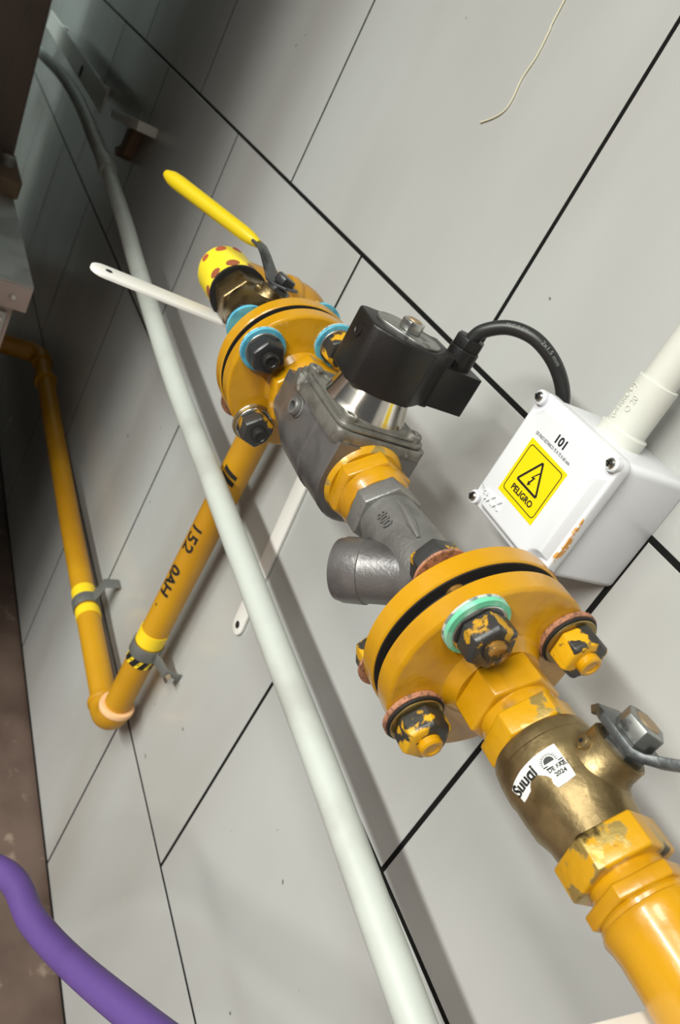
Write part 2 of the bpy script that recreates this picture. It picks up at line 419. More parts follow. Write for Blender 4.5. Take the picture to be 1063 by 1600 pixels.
# --- flange joints
def bolt(t, xf, xr, deg, R_, kind, nutmat, studmat, tipmat=None, rear=True, ph=0.0):
    """one bolt through a flange pair: front face xf, rear face xr"""
    c = axp(0, deg, R_); c0 = V(0, c.y, c.z); X = AX; ref = V(0, 0, 1)
    b = part(MB().lathe([(xr - .016, .0058), (xf + .0195, .0060), (xf + .0218, .0060), (xf + .0226, .0050), (xf + .0226, .0036), (xf + .0219, .0030), (xf + .0219, 0)], c0, X, 24, ref), 'bolt', tipmat or studmat, t)
    x = xf
    def ring(r, th, mat, nm, bev=.0004):
        nonlocal x
        part(MB().lathe([(x, .006), (x, r - bev), (x + bev, r), (x + th - bev, r), (x + th, r - bev), (x + th, .006)], c0, X, 40, ref, closed=True), nm, mat, b)
        x += th
    if kind == 'green':
        ring(.0168, .0016, 'washer_edge', 'washer'); ring(.0166, .0026, 'washer_green', 'insulating_washer'); ring(.0138, .0016, 'steel_bright', 'washer')
    elif kind == 'pink':
        ring(.0160, .0030, 'washer_pink', 'insulating_washer'); ring(.0152, .0014, 'gasket', 'washer'); ring(.0142, .0012, 'washer_zinc', 'washer')
    elif kind == 'blue':
        ring(.0168, .0008, 'washer_edge', 'washer'); ring(.0166, .0030, 'washer_blue', 'insulating_washer'); ring(.0136, .0014, 'lever_nut', 'washer')
    elif kind == 'zinc':
        ring(.0155, .0016, 'steel_bright', 'washer'); ring(.0150, .0014, 'washer_zinc', 'washer'); ring(.0140, .0014, 'steel_bright', 'washer')
    # nut with chamfered corners
    rc = .0132
    part(MB().lathe([(x, rc * .93), (x + .0012, rc), (x + .0105, rc), (x + .0124, rc * .90), (x + .0128, rc * .62)], c0, X, 6, ref, ph), 'nut', nutmat, b, bevel=.0006)
    # rear side
    xw = xr
    rw, wm, tw = (.0166, 'washer_blue', .0034) if kind == 'blue' else (.0150, 'washer_pink', .0016)
    part(MB().lathe([(xw, .006), (xw, rw), (xw - tw, rw), (xw - tw, .006)], c0, X, 40, ref, closed=True), 'insulating_washer', wm, b)
    part(MB().lathe([(xw - tw, rc * .95), (xw - tw - .0012, rc * 1.03), (xw - tw - .0105, rc * 1.03), (xw - tw - .012, rc * .9)], c0, X, 6, ref, ph + .2), 'bolt_head', nutmat, b, bevel=.0005)
    return b
def flange(t, x0, x1, hubdir, hub_r, mat):
    """disc from x0 (rear) to x1 (front) with a hub towards hubdir"""
    xb, xh = (x0, x1) if hubdir > 0 else (x1, x0)
    sgn = 1 if hubdir > 0 else -1
    prof = [(xb, .030), (xb, .0532), (xb + sgn * .0008, .054), (xh - sgn * .0016, .054), (xh - sgn * .0004, .0528), (xh, .0515), (xh + sgn * .0002, hub_r + .0085), (xh + sgn * .0022, hub_r + .0032), (xh + sgn * .006, hub_r + .0008), (xh + sgn * .0088, hub_r - .001), (xh + sgn * .0092, .016)]
    return part(axl(MB(), prof, 96), 'flange', mat, t, sharp=35)
t = thing('flange_joint', (-.235, AY, AZ), 'near bolted yellow flange pair beside the brass valve, with a mint green washer', 'flange', 'insulated flange joints')
flange(t, -.2320, -.219, 1, .0235, 'yellow'); flange(t, -.2512, -.2388, -1, .0225, 'yellow')
part(axl(MB(), [(-.2389, .012), (-.2389, .0528), (-.2381, .0528), (-.2375, .0470), (-.2319, .0470), (-.2319, .012)], 72), 'gasket', 'gasket', t)
bolt(t, -.219, -.2512, 47, .0432, 'green', 'nut_black', 'stud', ph=.35)
bolt(t, -.219, -.2512, -46, .0425, 'pink', 'nut_yellow', 'stud', 'yellow', ph=.1)
bolt(t, -.219, -.2512, 137, .0425, 'pink', 'nut_yellow', 'stud', 'yellow', ph=.3)
bolt(t, -.219, -.2512, 227, .0425, 'pink', 'nut_yellow', 'stud', 'yellow', ph=.0)
part(axhex(MB(), -.2105, -.1925, .0236, 5, .0016), 'hex_hub', 'yellow', t, bevel=.0008)
part(axl(MB(), [(-.194, .0186), (-.190, .0190), (-.186, .0186)], 48), 'nipple', 'yellow', t)

# --- Y strainer
t = thing('y_strainer', (-.315, AY, AZ), 'dark grey cast Y strainer with capped side branch above near flange', 'strainer')
part(axhex(MB(), -.3565, -.3430, .0226, 10, .0014), 'hex_end', 'cast', t, bevel=.0007)
part(axl(MB(), [(-.3445, .0150), (-.3440, .0178), (-.341, .0182), (-.336, .0186), (-.325, .0196), (-.310, .0205), (-.298, .0208), (-.288, .0196), (-.280, .0186)]), 'strainer_body', 'cast', t)
part(axhex(MB(), -.2815, -.2600, .0222, 4, .0014), 'hex_end', 'cast', t, bevel=.0007)
bd = V(-.66, -.50, -.56).normalized(); b0 = onax(-.291)
part(MB().lathe([(0, .0175), (.018, .0180), (.032, .0182), (.034, .0186), (.0345, .0192), (.0475, .0192), (.0490, .0186), (.0520, .0180), (.0525, .017), (.0525, 0)], b0, bd, 56), 'strainer_branch', 'cast_dark', t, sharp=24)
# raised rib and rating figures on the body
part(MB().tube([axp(-.337, 22, .0186), axp(-.325, 24, .0202), axp(-.312, 30, .0212), axp(-.300, 34, .0214)], [.001, .0022, .0026, .001], 10), 'rib', 'cast', t)
r800 = lambda x, y, h: axp(-.3255 + x * .9, 62 - math.degrees(y / .0205), .0194 + h * 1.0 + (x + .007) * .07)
part(text_mb('800', .0092, r800, .0010, bold=.00005, xs=1.05), 'cast_figures', 'cast', t)
# --- yellow bushing between strainer and solenoid valve
t = thing('hex_bushing', (-.366, AY, AZ), 'yellow painted hexagonal bushing between solenoid valve and strainer', 'fitting')
part(axhex(MB(), -.3790, -.3660, .0262, 8, .0018), 'hex_body', 'yellow', t, bevel=.0008)
part(axl(MB(), [(-.3662, .0225), (-.3630, .0228), (-.3600, .0215), (-.3560, .0200), (-.3555, .015)]), 'threaded_neck', 'yellow', t)
part(axl(MB(), [(-.3835, .0272), (-.3820, .0268), (-.3805, .0258), (-.3788, .0240)]), 'paint_collar', 'yellow_chipped', t)

# --- solenoid valve
SX = -.4225
t = thing('solenoid_valve', (SX, AY, .915), 'grey cast gas solenoid valve with chrome dome under a black coil', 'valve')
def ushape(hw, ztop, rb, zb, n=18):
    pts = [(-hw, ztop)]
    for k in range(n + 1):
        a = PI + PI * k / n
        pts.append((math.copysign(min(abs(rb * math.cos(a)), hw), math.cos(a)), zb + rb * math.sin(a)))
    pts.append((hw, ztop)); return pts
def loft(secs):
    mb = MB(); n = len(secs[0][1]); vs = []; fs = []
    for x, pts in secs: vs += [V(x, AY + a, AZ + b) for a, b in pts]
    for i in range(len(secs) - 1):
        for k in range(n): fs.append((i * n + k, i * n + (k + 1) % n, (i + 1) * n + (k + 1) % n, (i + 1) * n + k))
    fs += [tuple(range(n)), tuple(range((len(secs) - 1) * n, len(secs) * n))]
    return mb.add(vs, fs)
U = lambda hw, rb, zt=.022: ushape(hw, zt, rb, -.001)
part(loft([(-.3815, U(.0300, .0300)), (-.3830, U(.0312, .0316)), (-.412, U(.0312, .0320)), (-.4135, U(.0322, .0332)), (-.452, U(.0318, .0325)), (-.463, U(.0290, .0300)), (-.470, U(.0265, .0272, .020)), (-.486, U(.0255, .0262, .018))]), 'valve_body', 'cast_dark', t, sharp=28)
part(MB().prism(rrect(-.4655, -.3825, -.0345, .0345, .007), (0, AY, 0), AX, V(0, 1, 0), .9665, .9765), 'body_rim', 'cast_plate', t, bevel=.0008)
def plate_pts(g=0.0):
    return rrect(-.464 + g, -.384 - g, -.0335 + g, .0335 - g, .0105, 8)
part(MB().prism(plate_pts(), (0, AY, 0), AX, V(0, 1, 0), .9770, .9795), 'bonnet_plate', 'cast_plate', t, bevel=.0006)
part(MB().prism(plate_pts(.004), (0, AY, 0), AX, V(0, 1, 0), .9795, .9812), 'bonnet_step', 'cast_plate', t, bevel=.0006)
for sx, sy in ((1, 1), (1, -1), (-1, 1), (-1, -1)):
    c = V(-.424 + sx * .0305, AY + sy * .0255, .9795)
    part(MB().lathe([(0, .0052), (.0038, .0052), (.0046, .0044), (.0046, .0026), (.0028, .0024), (.0028, 0)], c, V(0, 0, 1), 20), 'cap_screw', 'cast_plate', t)
part(MB().lathe([(.9805, .0290), (.9825, .0282), (.9850, .0272), (.9965, .0238), (.9990, .0228), (1.0000, .0205), (1.0005, 0)], (SX + .001, AY, 0), V(0, 0, 1), 64), 'bonnet_dome', 'chrome', t, sharp=40)
for x0 in (-.4405,):
    c = V(x0, AY - .0310, .9585); d = V(0, -1, 0)
    pt = part(MB().lathe([(0, .0072), (.0020, .0070), (.0024, .0062), (.0052, .0060), (.0062, .0052), (.0062, .0032), (.003, .0030), (.003, 0)], c, d, 32), 'test_port', 'cast', t, sharp=40)
    part(MB().lathe([(.0031, .0028), (.0034, .0028), (.0034, 0)], c, d, 16), 'port_bore', 'dark', pt)
part(axhex(MB(), -.5000, -.4850, .0300, 20, .002), 'hex_collar', 'yellow', t, bevel=.001)
# coil: black plastic block, rounded, on the dome
cp = [(-.0195, -.0265), (.0070, -.0300), (.0120, -.0275), (.0215, -.0140), (.0245, -.006), (.0245, .010), (.0190, .018), (.0130, .026), (.0130, .033), (-.0150, .033), (-.0150, .026), (-.022, .018), (-.0255, .008), (-.0255, -.020), (-.0235, -.0250)]
cc = part(MB().prism(cp, (SX + .004, AY - .001, 0), AX, V(0, 1, 0), .9975, 1.0360), 'coil', 'plastic_black', t, bevel=.0018, bseg=3)
part(MB().lathe([(0, .0050), (.0008, .0050), (.0008, .0040), (.0003, .0036), (.0003, 0)], (SX - .003, AY - .0292, 1.0255), V(-.08, -1, 0), 24), 'coil_plug', 'plastic_black', cc)
part(MB().prism(rrect(-.0225, .0225, -.0155, .0155, .0145, 10), (SX + .0035, AY - .0005, 0), V(.8, .6, 0), V(-.6, .8, 0), 1.0358, 1.0376), 'top_washer', 'lever_nut', t, bevel=.0004)
part(MB().hexa(1.0376, 1.0446, .0078, (SX + .0045, AY - .001, 0), V(0, 0, 1), AX, .25, .0008), 'coil_nut', 'steel_bright', t, bevel=.0004)
part(MB().lathe([(1.0446, .0048), (1.0452, .0045), (1.0452, 0)], (SX + .0045, AY - .001, 0), V(0, 0, 1), 20), 'nut_face', 'stem_end', t)
# plug connector with cable gland
CXn, CYn = -.4195, -.0865
con = part(MB().prism(rrect(CXn - .0150, CXn + .0145, CYn - .0185, CYn + .0155, .0022, 3), (0, 0, 0), AX, V(0, 1, 0), .9995, 1.0275), 'connector', 'plastic_black', t, bevel=.0014)
part(MB().box(CXn - .012, CXn + .0125, CYn - .0265, CYn - .018, 1.0005, 1.020), 'connector_base', 'plastic_black', con, bevel=.0006)
part(MB().lathe([(1.026, .0100), (1.0395, .0100), (1.0402, .0094)], (CXn, CYn, 0), V(0, 0, 1), 32), 'gland_body', 'plastic_black', con)
part(MB().hexa(1.0398, 1.0480, .0104, (CXn, CYn, 0), V(0, 0, 1), AX, .3, .0010), 'gland_nut', 'plastic_black', con, bevel=.0005)
# --- cable
cpath = catmull([(CXn, CYn, 1.044), (-.4165, -.0845, 1.0545), (-.4075, -.0765, 1.0648), (-.3960, -.0670, 1.0684), (-.3860, -.0580, 1.0660), (-.3775, -.0480, 1.0590), (-.3715, -.0380, 1.0475), (-.3685, -.0310, 1.0320), (-.3640, -.0300, 1.0200), (-.3560, -.0300, 1.0160)], 10)
t = thing('power_cable', (-.40, -.07, 1.05), 'black power cable looping from coil connector to the white box', 'cable')
part(MB().tube(cpath, .0047, 20), 'cable_sheath', 'cable', t)
def along(path):
    L = [0.0]
    for a, b in zip(path, path[1:]): L.append(L[-1] + (b - a).length)
    def f(sv):
        for i in range(len(L) - 1):
            if L[i + 1] >= sv or i == len(L) - 2:
                k = (sv - L[i]) / max(L[i + 1] - L[i], 1e-9); return path[i].lerp(path[i + 1], k), (path[i + 1] - path[i]).normalized()
    return f, L[-1]
fa, Lt = along(cpath)
def oncable(s0, sgn=1):
    def f(x, y, h):
        p, tg = fa(s0 + x); view = (CAM - p).normalized(); n = (view - tg * tg.dot(view)).normalized(); b = n.cross(tg)
        a = (y + .0016) / .0047
        return p + (n * math.cos(a) + b * math.sin(a)) * (.0047 + h)
    return f
part(text_mb('2x1.5 mm', .0042, oncable(Lt * .47), .0001, align='CENTER'), 'cable_lettering', 'print_grey', t)
part(text_mb('75C 0.6/1', .0036, oncable(Lt * .27), .0001, align='CENTER'), 'cable_lettering', 'print_grey', t)

# --- far flange joint
t = thing('flange_joint', (-.525, AY, AZ), 'far bolted yellow flange pair above solenoid valve, with sky blue washers', 'flange', 'insulated flange joints')
flange(t, -.5225, -.5095, 1, .0235, 'yellow'); flange(t, -.5422, -.5295, -1, .0225, 'yellow')
part(axl(MB(), [(-.5296, .012), (-.5296, .0530), (-.5288, .0530), (-.5282, .0470), (-.5224, .0470), (-.5224, .012)], 72), 'gasket', 'gasket', t)
bolt(t, -.5095, -.5422, 66, .0430, 'blue', 'nut_clean', 'stud_dark', ph=.5)
bolt(t, -.5095, -.5422, 153, .0445, 'zinc', 'nut_black', 'stud_dark', ph=.2)
bolt(t, -.5095, -.5422, -18, .0400, 'blue', 'nut_yellow', 'stud_dark', ph=.1)
bolt(t, -.5095, -.5422, 246, .0430, 'blue', 'nut_yellow', 'stud_dark', ph=.3)

# --- far ball valve
t = thing('ball_valve', (-.622, AY, AZ), 'dark brass ball valve behind far flange, with a long yellow grip lever', 'valve')
part(axl(MB(), [(-.550, .0175), (-.580, .0178), (-.5805, .0195), (-.592, .0200), (-.600, .0222), (-.612, .0236), (-.628, .0238), (-.640, .0228), (-.6445, .021), (-.6455, .017)], 56), 'valve_body', 'brass_dark', t, sharp=24)
part(axhex(MB(), -.6720, -.6440, .0246, 26, .0018), 'hex_end', 'brass_dark', t, bevel=.0008)
part(axhex(MB(), -.5800, -.5620, .0232, 14, .0014), 'hex_end', 'brass_dark', t, bevel=.0006)
part(axl(MB(), [(-.6760, .0190), (-.6760, .0258), (-.6715, .0262), (-.6715, .0190)], 48), 'end_ring', 'gasket', t)
o, s, ref, side = stem_parts(t, -.622, .25, .019, 'brass_dark')
part(MB().hexa(.0362, .0440, .0096, o, s, ref, .5, .0012), 'lever_nut', 'nut_clean', t, bevel=.0004)
P0 = o + s * .0352
hd = V(-.915, -.403, 0)
lev = [P0 - hd * .012 + V(0, 0, .002), P0, P0 + hd * .010, P0 + hd * .017 + V(0, 0, .004), P0 + hd * .030 + V(0, 0, .0125), V(-.660, -.1368, .9965), V(-.668, -.1403, .9970)]
g0, g1 = V(-.664, -.1386, .9962), V(-.789, -.1936, .9950)
lv = part(MB().ribbon(lev, [.016, .021, .019, .014, .0115, .011, .011], .0026, V(.403, -.915, 0)), 'lever', 'lever_steel', t, bevel=.0005)
gp = [g0.lerp(g1, k / 14) for k in range(15)]
part(MB().tube(gp, [.0034, .0056] + [.0064 + .0010 * k / 11 for k in range(11)] + [.0068, .0040], 20), 'grip', 'sleeve_yellow', t)

# --- return bend behind the valve, vertical drop, lower run (one threaded pipe run)
VX, VY = -.703, -.037
def bead(mb, c, axis, r, wd):
    return mb.lathe([(-wd, r - .004), (-wd, r - .0006), (-wd * .6, r), (wd * .6, r), (wd, r - .0006), (wd, r - .004)], c, axis, 40)
t = thing('gas_pipe', (VX, VY, .30), 'yellow pipe dropping down the tiles, elbow at bottom, stencilled in black', 'pipe')
e1 = part(axl(MB(), [(-.676, .017), (-.676, .0226), (-.720, .0226), (-.7265, .0210), (-.7285, .0170), (-.7285, 0)], 48).tube([V(VX, AY + .004, AZ), V(VX, AY + .034, AZ)], .0226, 28), 'tee', 'yellow', t)
part(bead(MB(), V(VX, AY + .036, AZ), V(0, 1, 0), .0246, .005), 'tee_bead', 'yellow', e1)
part(MB().tube([V(VX, AY + .03, AZ), V(VX, VY - .02, AZ)], .0185, 24), 'nipple', 'yellow', t)
e2 = part(MB().tube([V(VX, VY - .034, AZ)] + arc(V(VX, VY, AZ), V(VX, VY - .028, AZ), V(VX, VY, AZ - .028)) + [V(VX, VY, AZ - .034)], .0232, 28), 'elbow', 'yellow', t)
part(bead(MB(), V(VX, VY - .036, AZ), V(0, 1, 0), .0254, .005), 'elbow_bead', 'yellow', e2)
part(bead(MB(), V(VX, VY, AZ - .037), V(0, 0, 1), .0254, .005), 'elbow_bead', 'yellow', e2)
LZ = .362
vp = part(MB().tube([V(VX, VY, AZ - .03), V(VX, VY, LZ + .024)], .0168, 32), 'drop_pipe', 'yellow_pipe', t)
e3 = part(MB().tube([V(VX, VY, LZ + .028)] + arc(V(VX, VY, LZ), V(VX, VY, LZ + .024), V(VX - .024, VY, LZ)) + [V(VX - .030, VY, LZ)], .0205, 28), 'elbow', 'yellow_pipe', t)
part(bead(MB(), V(VX, VY, LZ + .029), V(0, 0, 1), .0222, .004), 'elbow_ring', 'ring_pink', e3, label='bare pinkish ring')
part(bead(MB(), V(VX - .034, VY, LZ), V(1, 0, 0), .0218, .004), 'elbow_bead', 'yellow_pipe', e3)
EX, EZ = -1.66, .388
hp = part(MB().tube([V(VX - .03, VY, LZ), V(-1.1, VY, .368), V(EX + .03, VY, EZ)], .0168, 32), 'lower_pipe', 'yellow_pipe', t)
part(bead(MB(), V(-1.557, VY, .3855), V(1, 0, 0), .0215, .007), 'coupling', 'yellow_pipe', t)
part(MB().tube([V(EX + .034, VY, EZ)] + arc(V(EX - .01, VY, EZ), V(EX + .018, VY, EZ), V(EX - .01, VY - .028, EZ)) + [V(EX - .01, VY - .168, EZ)], .0205, 24), 'elbow', 'yellow_pipe', t)
# tape bands
def band(c, axis, r, half, mat, nm='tape_band'):
    return part(MB().lathe([(-half, r - .001), (-half, r), (half, r), (half, r - .001)], c, axis, 40), nm, mat, t)
band(V(VX, VY, .5135), V(0, 0, 1), .0177, .0095, 'yellow_tape'); 
hz = part(MB().lathe([(-.006, .017), (-.006, .0176), (.006, .0176), (.006, .017)], V(VX, VY, .4785), V(0, 0, 1), 40), 'hazard_tape', 'print_black', t)
for k in range(9):
    a = 2 * PI * k / 9
    pts = []
    for da, z in ((0, -.0055), (.22, -.0055), (.5, .0055), (.28, .0055)):
        pts.append((a + da, .4785 + z))
    m_ = MB(); m_.add([V(VX + r_ * math.cos(q), VY + r_ * math.sin(q), z) for r_ in (.0176, .0180) for q, z in pts], [(0, 1, 2, 3), (4, 5, 6, 7), (0, 1, 5, 4), (1, 2, 6, 5), (2, 3, 7, 6), (3, 0, 4, 7)])
    part(m_, 'hazard_stripe', 'yellow_tape', hz)
zc = lambda x: LZ + (x - VX) / (-1.1 - VX) * (.368 - LZ)
band(V(-.897, VY, zc(-.897)), V(1, 0, 0), .0177, .0080, 'yellow_tape'); band(V(-.938, VY, zc(-.938)), V(1, 0, 0), .0177, .0095, 'yellow_tape')
# stencilled lettering, reading down the pipe
def onpipe(z0, ph0):
    def f(x, y, h):
        a = ph0 + y / .0168
        return V(VX + math.sin(a) * (.01695 + h), VY - math.cos(a) * (.01695 + h), z0 - x)
    return f
part(text_mb('152', .021, onpipe(.6660, .38), .0003, bold=.0003, xs=1.25), 'stencil_lettering', 'print_black', vp)
part(text_mb('0AH', .019, onpipe(.6030, .32), .0003, bold=.0006, xs=1.2), 'stencil_lettering', 'print_black', vp)
part(text_mb('//', .022, onpipe(.7550, .72), .0003, bold=.0012, xs=1.3), 'stencil_mark', 'print_black', vp)
part(text_mb('-', .012, onpipe(.5650, .3), .0003, bold=.0002), 'stencil_mark', 'print_black', vp)
# lemon sticker wrapped round the return bend
sk = part(axl(MB(), [(-.6765, .0230), (-.6765, .0249), (-.7215, .0249), (-.7285, .0228), (-.7305, .0180), (-.7305, .0)], 48), 'wrapped_sticker', 'sticker_yellow', t, label='lemon yellow sticker with brown dots wrapped round the pipe end', sharp=50)
def ontee(xc, dg, rr, n=18):
    m = MB(); P = [(rr * math.cos(2 * PI * k / n), rr * math.sin(2 * PI * k / n)) for k in range(n)]
    rings = [[axp(xc, dg, .0247 + h)] + [axp(xc + a * f, dg + math.degrees(b * f / .025), .0247 + h) for f in (.5, 1) for a, b in P] for h in (.0004, 0)]
    vs = rings[0] + rings[1][1 + n:]
    fs = [(0, 1 + k, 1 + (k + 1) % n) for k in range(n)] + [(1 + k, 1 + (k + 1) % n, 1 + n + (k + 1) % n, 1 + n + k) for k in range(n)] + [(1 + n + k, 1 + n + (k + 1) % n, 1 + 2 * n + (k + 1) % n, 1 + 2 * n + k) for k in range(n)]
    return m.add(vs, fs)
for x, dg, rr, mt in ((-.683, 72, .0056, 'sticker_brown'), (-.684, 30, .0062, 'sticker_brown'), (-.683, -12, .0052, 'sticker_brown'), (-.683, 114, .0056, 'sticker_brown'), (-.7185, 72, .0040, 'sticker_red'), (-.718, 34, .0050, 'sticker_red'), (-.7185, -2, .0046, 'sticker_red')):
    part(ontee(x, dg, rr), 'sticker_dot', mt, sk)

# ------------------------------------------------------------------ pipe clamps
t = thing('pipe_clamp', (VX, VY, .4945), 'grey steel strap clamp on the yellow drop pipe, above hazard tape', 'clamp', 'pipe clamps on the yellow pipe')
part(MB().lathe([(-.0085, .0178), (-.0085, .0194), (.0085, .0194), (.0085, .0178)], V(VX, VY, .4945), V(0.02, 0, 1), 40, closed=True), 'strap', 'strap_grey', t, bevel=.0003)
part(MB().ribbon([V(VX + .016, VY + .006, .4945), V(VX + .024, VY + .012, .4925), V(VX + .036, VY + .018, .4885), V(VX + .041, VY + .030, .4865), V(VX + .041, -.001, .4865)], .015, .002, V(.1, 0, 1)), 'ear', 'strap_grey', t, bevel=.0003)
part(MB().hexa(-.004, .004, .0058, V(VX + .043, VY + .022, .4865), V(1, .2, 0)), 'clamp_screw', 'steel_bright', t)
XC = -.9175
t = thing('pipe_clamp', (XC, VY, zc(XC)), 'grey steel strap clamp between two yellow bands on the lower pipe', 'clamp', 'pipe clamps on the yellow pipe')
part(MB().lathe([(-.0095, .0178), (-.0095, .0194), (.0095, .0194), (.0095, .0178)], V(XC, VY, zc(XC)), V(1, 0, 0), 40, closed=True), 'strap', 'strap_grey', t, bevel=.0003)
part(MB().ribbon([V(XC, VY + .004, zc(XC) + .017), V(XC - .002, VY + .010, zc(XC) + .028), V(XC - .004, VY + .014, zc(XC) + .042), V(XC - .004, -.002, zc(XC) + .044)], .018, .002, V(1, 0, 0)), 'ear', 'strap_grey', t, bevel=.0003)

# ------------------------------------------------------------------ white shelf brackets carrying the pipe
def barpoly(L, wd, n=8):
    r = wd / 2; pts = [(0, -r), (L - r, -r)]
    for k in range(1, n): a = -PI / 2 + PI * k / n; pts.append((L - r + r * math.cos(a), r * math.sin(a)))
    return pts + [(L - r, r), (0, r)]
t = thing('wall_bracket', (-.65, 0, .62), 'white L bracket under far valve, its arm pointing out past the conduit', 'bracket', 'white wall brackets')
d = V(-.030, -.255, .003); part(MB().prism(barpoly(.258, .025), V(-.648, -.001, .9215), d, V(.993, -.117, 0), -.0018, .0018), 'arm', 'bracket_white', t, bevel=.0006)
d2 = V(.045, 0, -.302); leg = part(MB().prism(barpoly(.309, .023), V(-.652, -.0022, .9215), d2, V(.988, 0, .154), -.0016, .0016), 'leg', 'bracket_white', t, bevel=.0006)
hc = V(-.652, -.0022, .9215) + d2.normalized() * .298
part(MB().lathe([(0, .0042), (.0004, .0042), (.0004, 0)], hc + V(0, -.0017, 0), V(0, -1, 0), 20), 'screw_hole', 'dark', leg)
hc = V(-.648, -.001, .9215) + d.normalized() * .243
part(MB().lathe([(0, .0028), (.0004, .0028), (.0004, 0)], hc + V(0, 0, .0019), V(0, 0, 1), 16), 'screw_hole', 'dark', t)
t = thing('wall_bracket', (-.057, 0, .62), 'white L bracket under the yellow pipe, a sliver at bottom edge', 'bracket', 'white wall brackets')
part(MB().prism(barpoly(.258, .024), V(-.058, -.001, .9250), V(0, -1, 0), V(1, 0, 0), -.0018, .0018), 'arm', 'bracket_white', t, bevel=.0006)
part(MB().prism(barpoly(.305, .024), V(-.058, -.0022, .9250), V(0, 0, -1), V(1, 0, 0), -.0016, .0016), 'leg', 'bracket_white', t, bevel=.0006)

# ------------------------------------------------------------------ junction box
BX0, BX1, BZ0, BZ1 = -.3605, -.2790, .9655, 1.0500
t = thing('junction_box', (-.32, 0, .9655), 'white plastic junction box with a yellow PELIGRO danger label', 'junction box')
YL = -.0720
part(MB().prism(rrect(BX0 + .002, BX1 - .0035, BZ0 + .002, BZ1 - .002, .005), (0, 0, 0), V(1, 0, 0), V(0, 0, 1), 0, .0605), 'box_body', 'box_white', t, bevel=.0012)
lid = part(MB().prism(rrect(BX0, BX1, BZ0, BZ1, .0065, 8), (0, 0, 0), V(1, 0, 0), V(0, 0, 1), .0580, .0665), 'lid', 'box_white', t, bevel=.0016, bseg=3)
# raised middle of the lid, notched round the four screws
NT, q = .0105, .0010
def lidface(g, y):
    x0, x1, z0, z1 = BX0 + .0022 + g, BX1 - .0022 - g, BZ0 + .0022 + g, BZ1 - .0022 - g
    n = NT - g * .3; pts = []
    for cx, cz, a0 in ((x1, z1, 0), (x0, z1, 1), (x0, z0, 2), (x1, z0, 3)):
        seq = [(n * math.cos(a), n * math.sin(a)) for a in [PI / 2 * k / 6 for k in range(7)]]
        loc = [(-n * math.sin(PI / 2 * k / 6), -n * math.cos(PI / 2 * k / 6)) for k in range(7)]
        rot = [(x * math.cos(a0 * PI / 2) - z * math.sin(a0 * PI / 2), x * math.sin(a0 * PI / 2) + z * math.cos(a0 * PI / 2)) for x, z in loc]
        pts += [V(cx + a, y, cz + b) for a, b in rot]
    return pts
a_, b_ = lidface(0, -.0660), lidface(.0042, YL); n = len(a_)
m_ = MB().add(a_ + b_, [tuple(range(n)), tuple(range(n, 2 * n))] + [(i, (i + 1) % n, (i + 1) % n + n, i + n) for i in range(n)])
part(m_, 'lid_panel', 'box_white', lid, bevel=.0009, bseg=3)
for sx, sz in ((0, 1), (1, 1), (0, 0), (1, 0)):
    c = V((BX1 if sx else BX0) + (-.0046 if sx else .0046), -.0665, (BZ1 if sz else BZ0) + (-.0046 if sz else .0046))
    part(MB().lathe([(-.0006, .0046), (.0030, .0046), (.0036, .0040)], c, V(0, -1, 0), 24), 'screw_post', 'box_white', lid)
    sc = part(MB().lathe([(.0030, .0031), (.0044, .0031), (.0054, .0023), (.0057, 0)], c, V(0, -1, 0), 20), 'lid_screw', 'steel_bright', t)
    part(MB().box(c.x - .0022, c.x + .0022, c.y - .0060, c.y - .0050, c.z - .0004, c.z + .0004).box(c.x - .0004, c.x + .0004, c.y - .0060, c.y - .0050, c.z - .0022, c.z + .0022), 'screw_slot', 'dark', sc)
def onlid(x0, z0, rot=0.0):
    c, s_ = math.cos(rot), math.sin(rot)
    return lambda x, y, h: V(x0 + x * c - y * s_, YL - h, z0 + x * s_ + y * c)
part(text_mb('101', .0076, onlid(-.3195, 1.0350), .0002, bold=.00022), 'lettering', 'print_black', t)
part(text_mb('DE PASO ESTANCO 75 X 75 X 60 m/m', .0029, onlid(-.3225, 1.0293), .00015, xs=.72), 'lettering', 'print_black', t)
part(text_mb('exx', .0135, onlid(-.3395, .9805, .10), .0014, bold=-.0001), 'embossed_logo', 'box_white', t, label='raised white logo')
lb = part(MB().prism([(-.3400, .9875), (-.3022, .9875), (-.3018, 1.0245), (-.3400, 1.0255)], (0, YL, 0), V(1, 0, 0), V(0, 0, 1), 0, .0003), 'warning_label', 'label_yellow', t, label='yellow danger sticker')
def lidprism(pts, h0=.0003, h1=.0005): return MB().prism(pts, (0, YL, 0), V(1, 0, 0), V(0, 0, 1), h0, h1)
def outline(op, ip, h0=.0003, h1=.0005):
    n = len(op); vs = [V(x, YL - h, z) for h in (h0, h1) for P in (op, ip) for x, z in P]
    fs = []
    for i in range(n):
        j = (i + 1) % n
        fs += [(i, j, n + j, n + i), (2 * n + i, 2 * n + j, 3 * n + j, 3 * n + i), (i, j, 2 * n + j, 2 * n + i), (n + i, n + j, 3 * n + j, 3 * n + i)]
    return MB().add(vs, fs)
part(outline(rrect(-.3377, -.3038, .9905, 1.0228, .0025), rrect(-.3372, -.3043, .9910, 1.0223, .0021)), 'label_border', 'print_black', lb)
def tri(cx, cz, s_, r, n=5):
    pts = []
    for k in range(3):
        a = PI / 2 + 2 * PI * k / 3; ax, az = cx + (s_ - 2 * r) * math.cos(a), cz + (s_ - 2 * r) * math.sin(a)
        for j in range(n + 1):
            b = a - PI / 3 + 2 * PI / 3 * j / n; pts.append((ax + r * math.cos(b), az + r * math.sin(b)))
    return pts
tc = (-.3212, 1.0072)
part(outline(tri(*tc, .0134, .0013), tri(*tc, .0106, .0004)), 'label_triangle', 'print_black', lb)
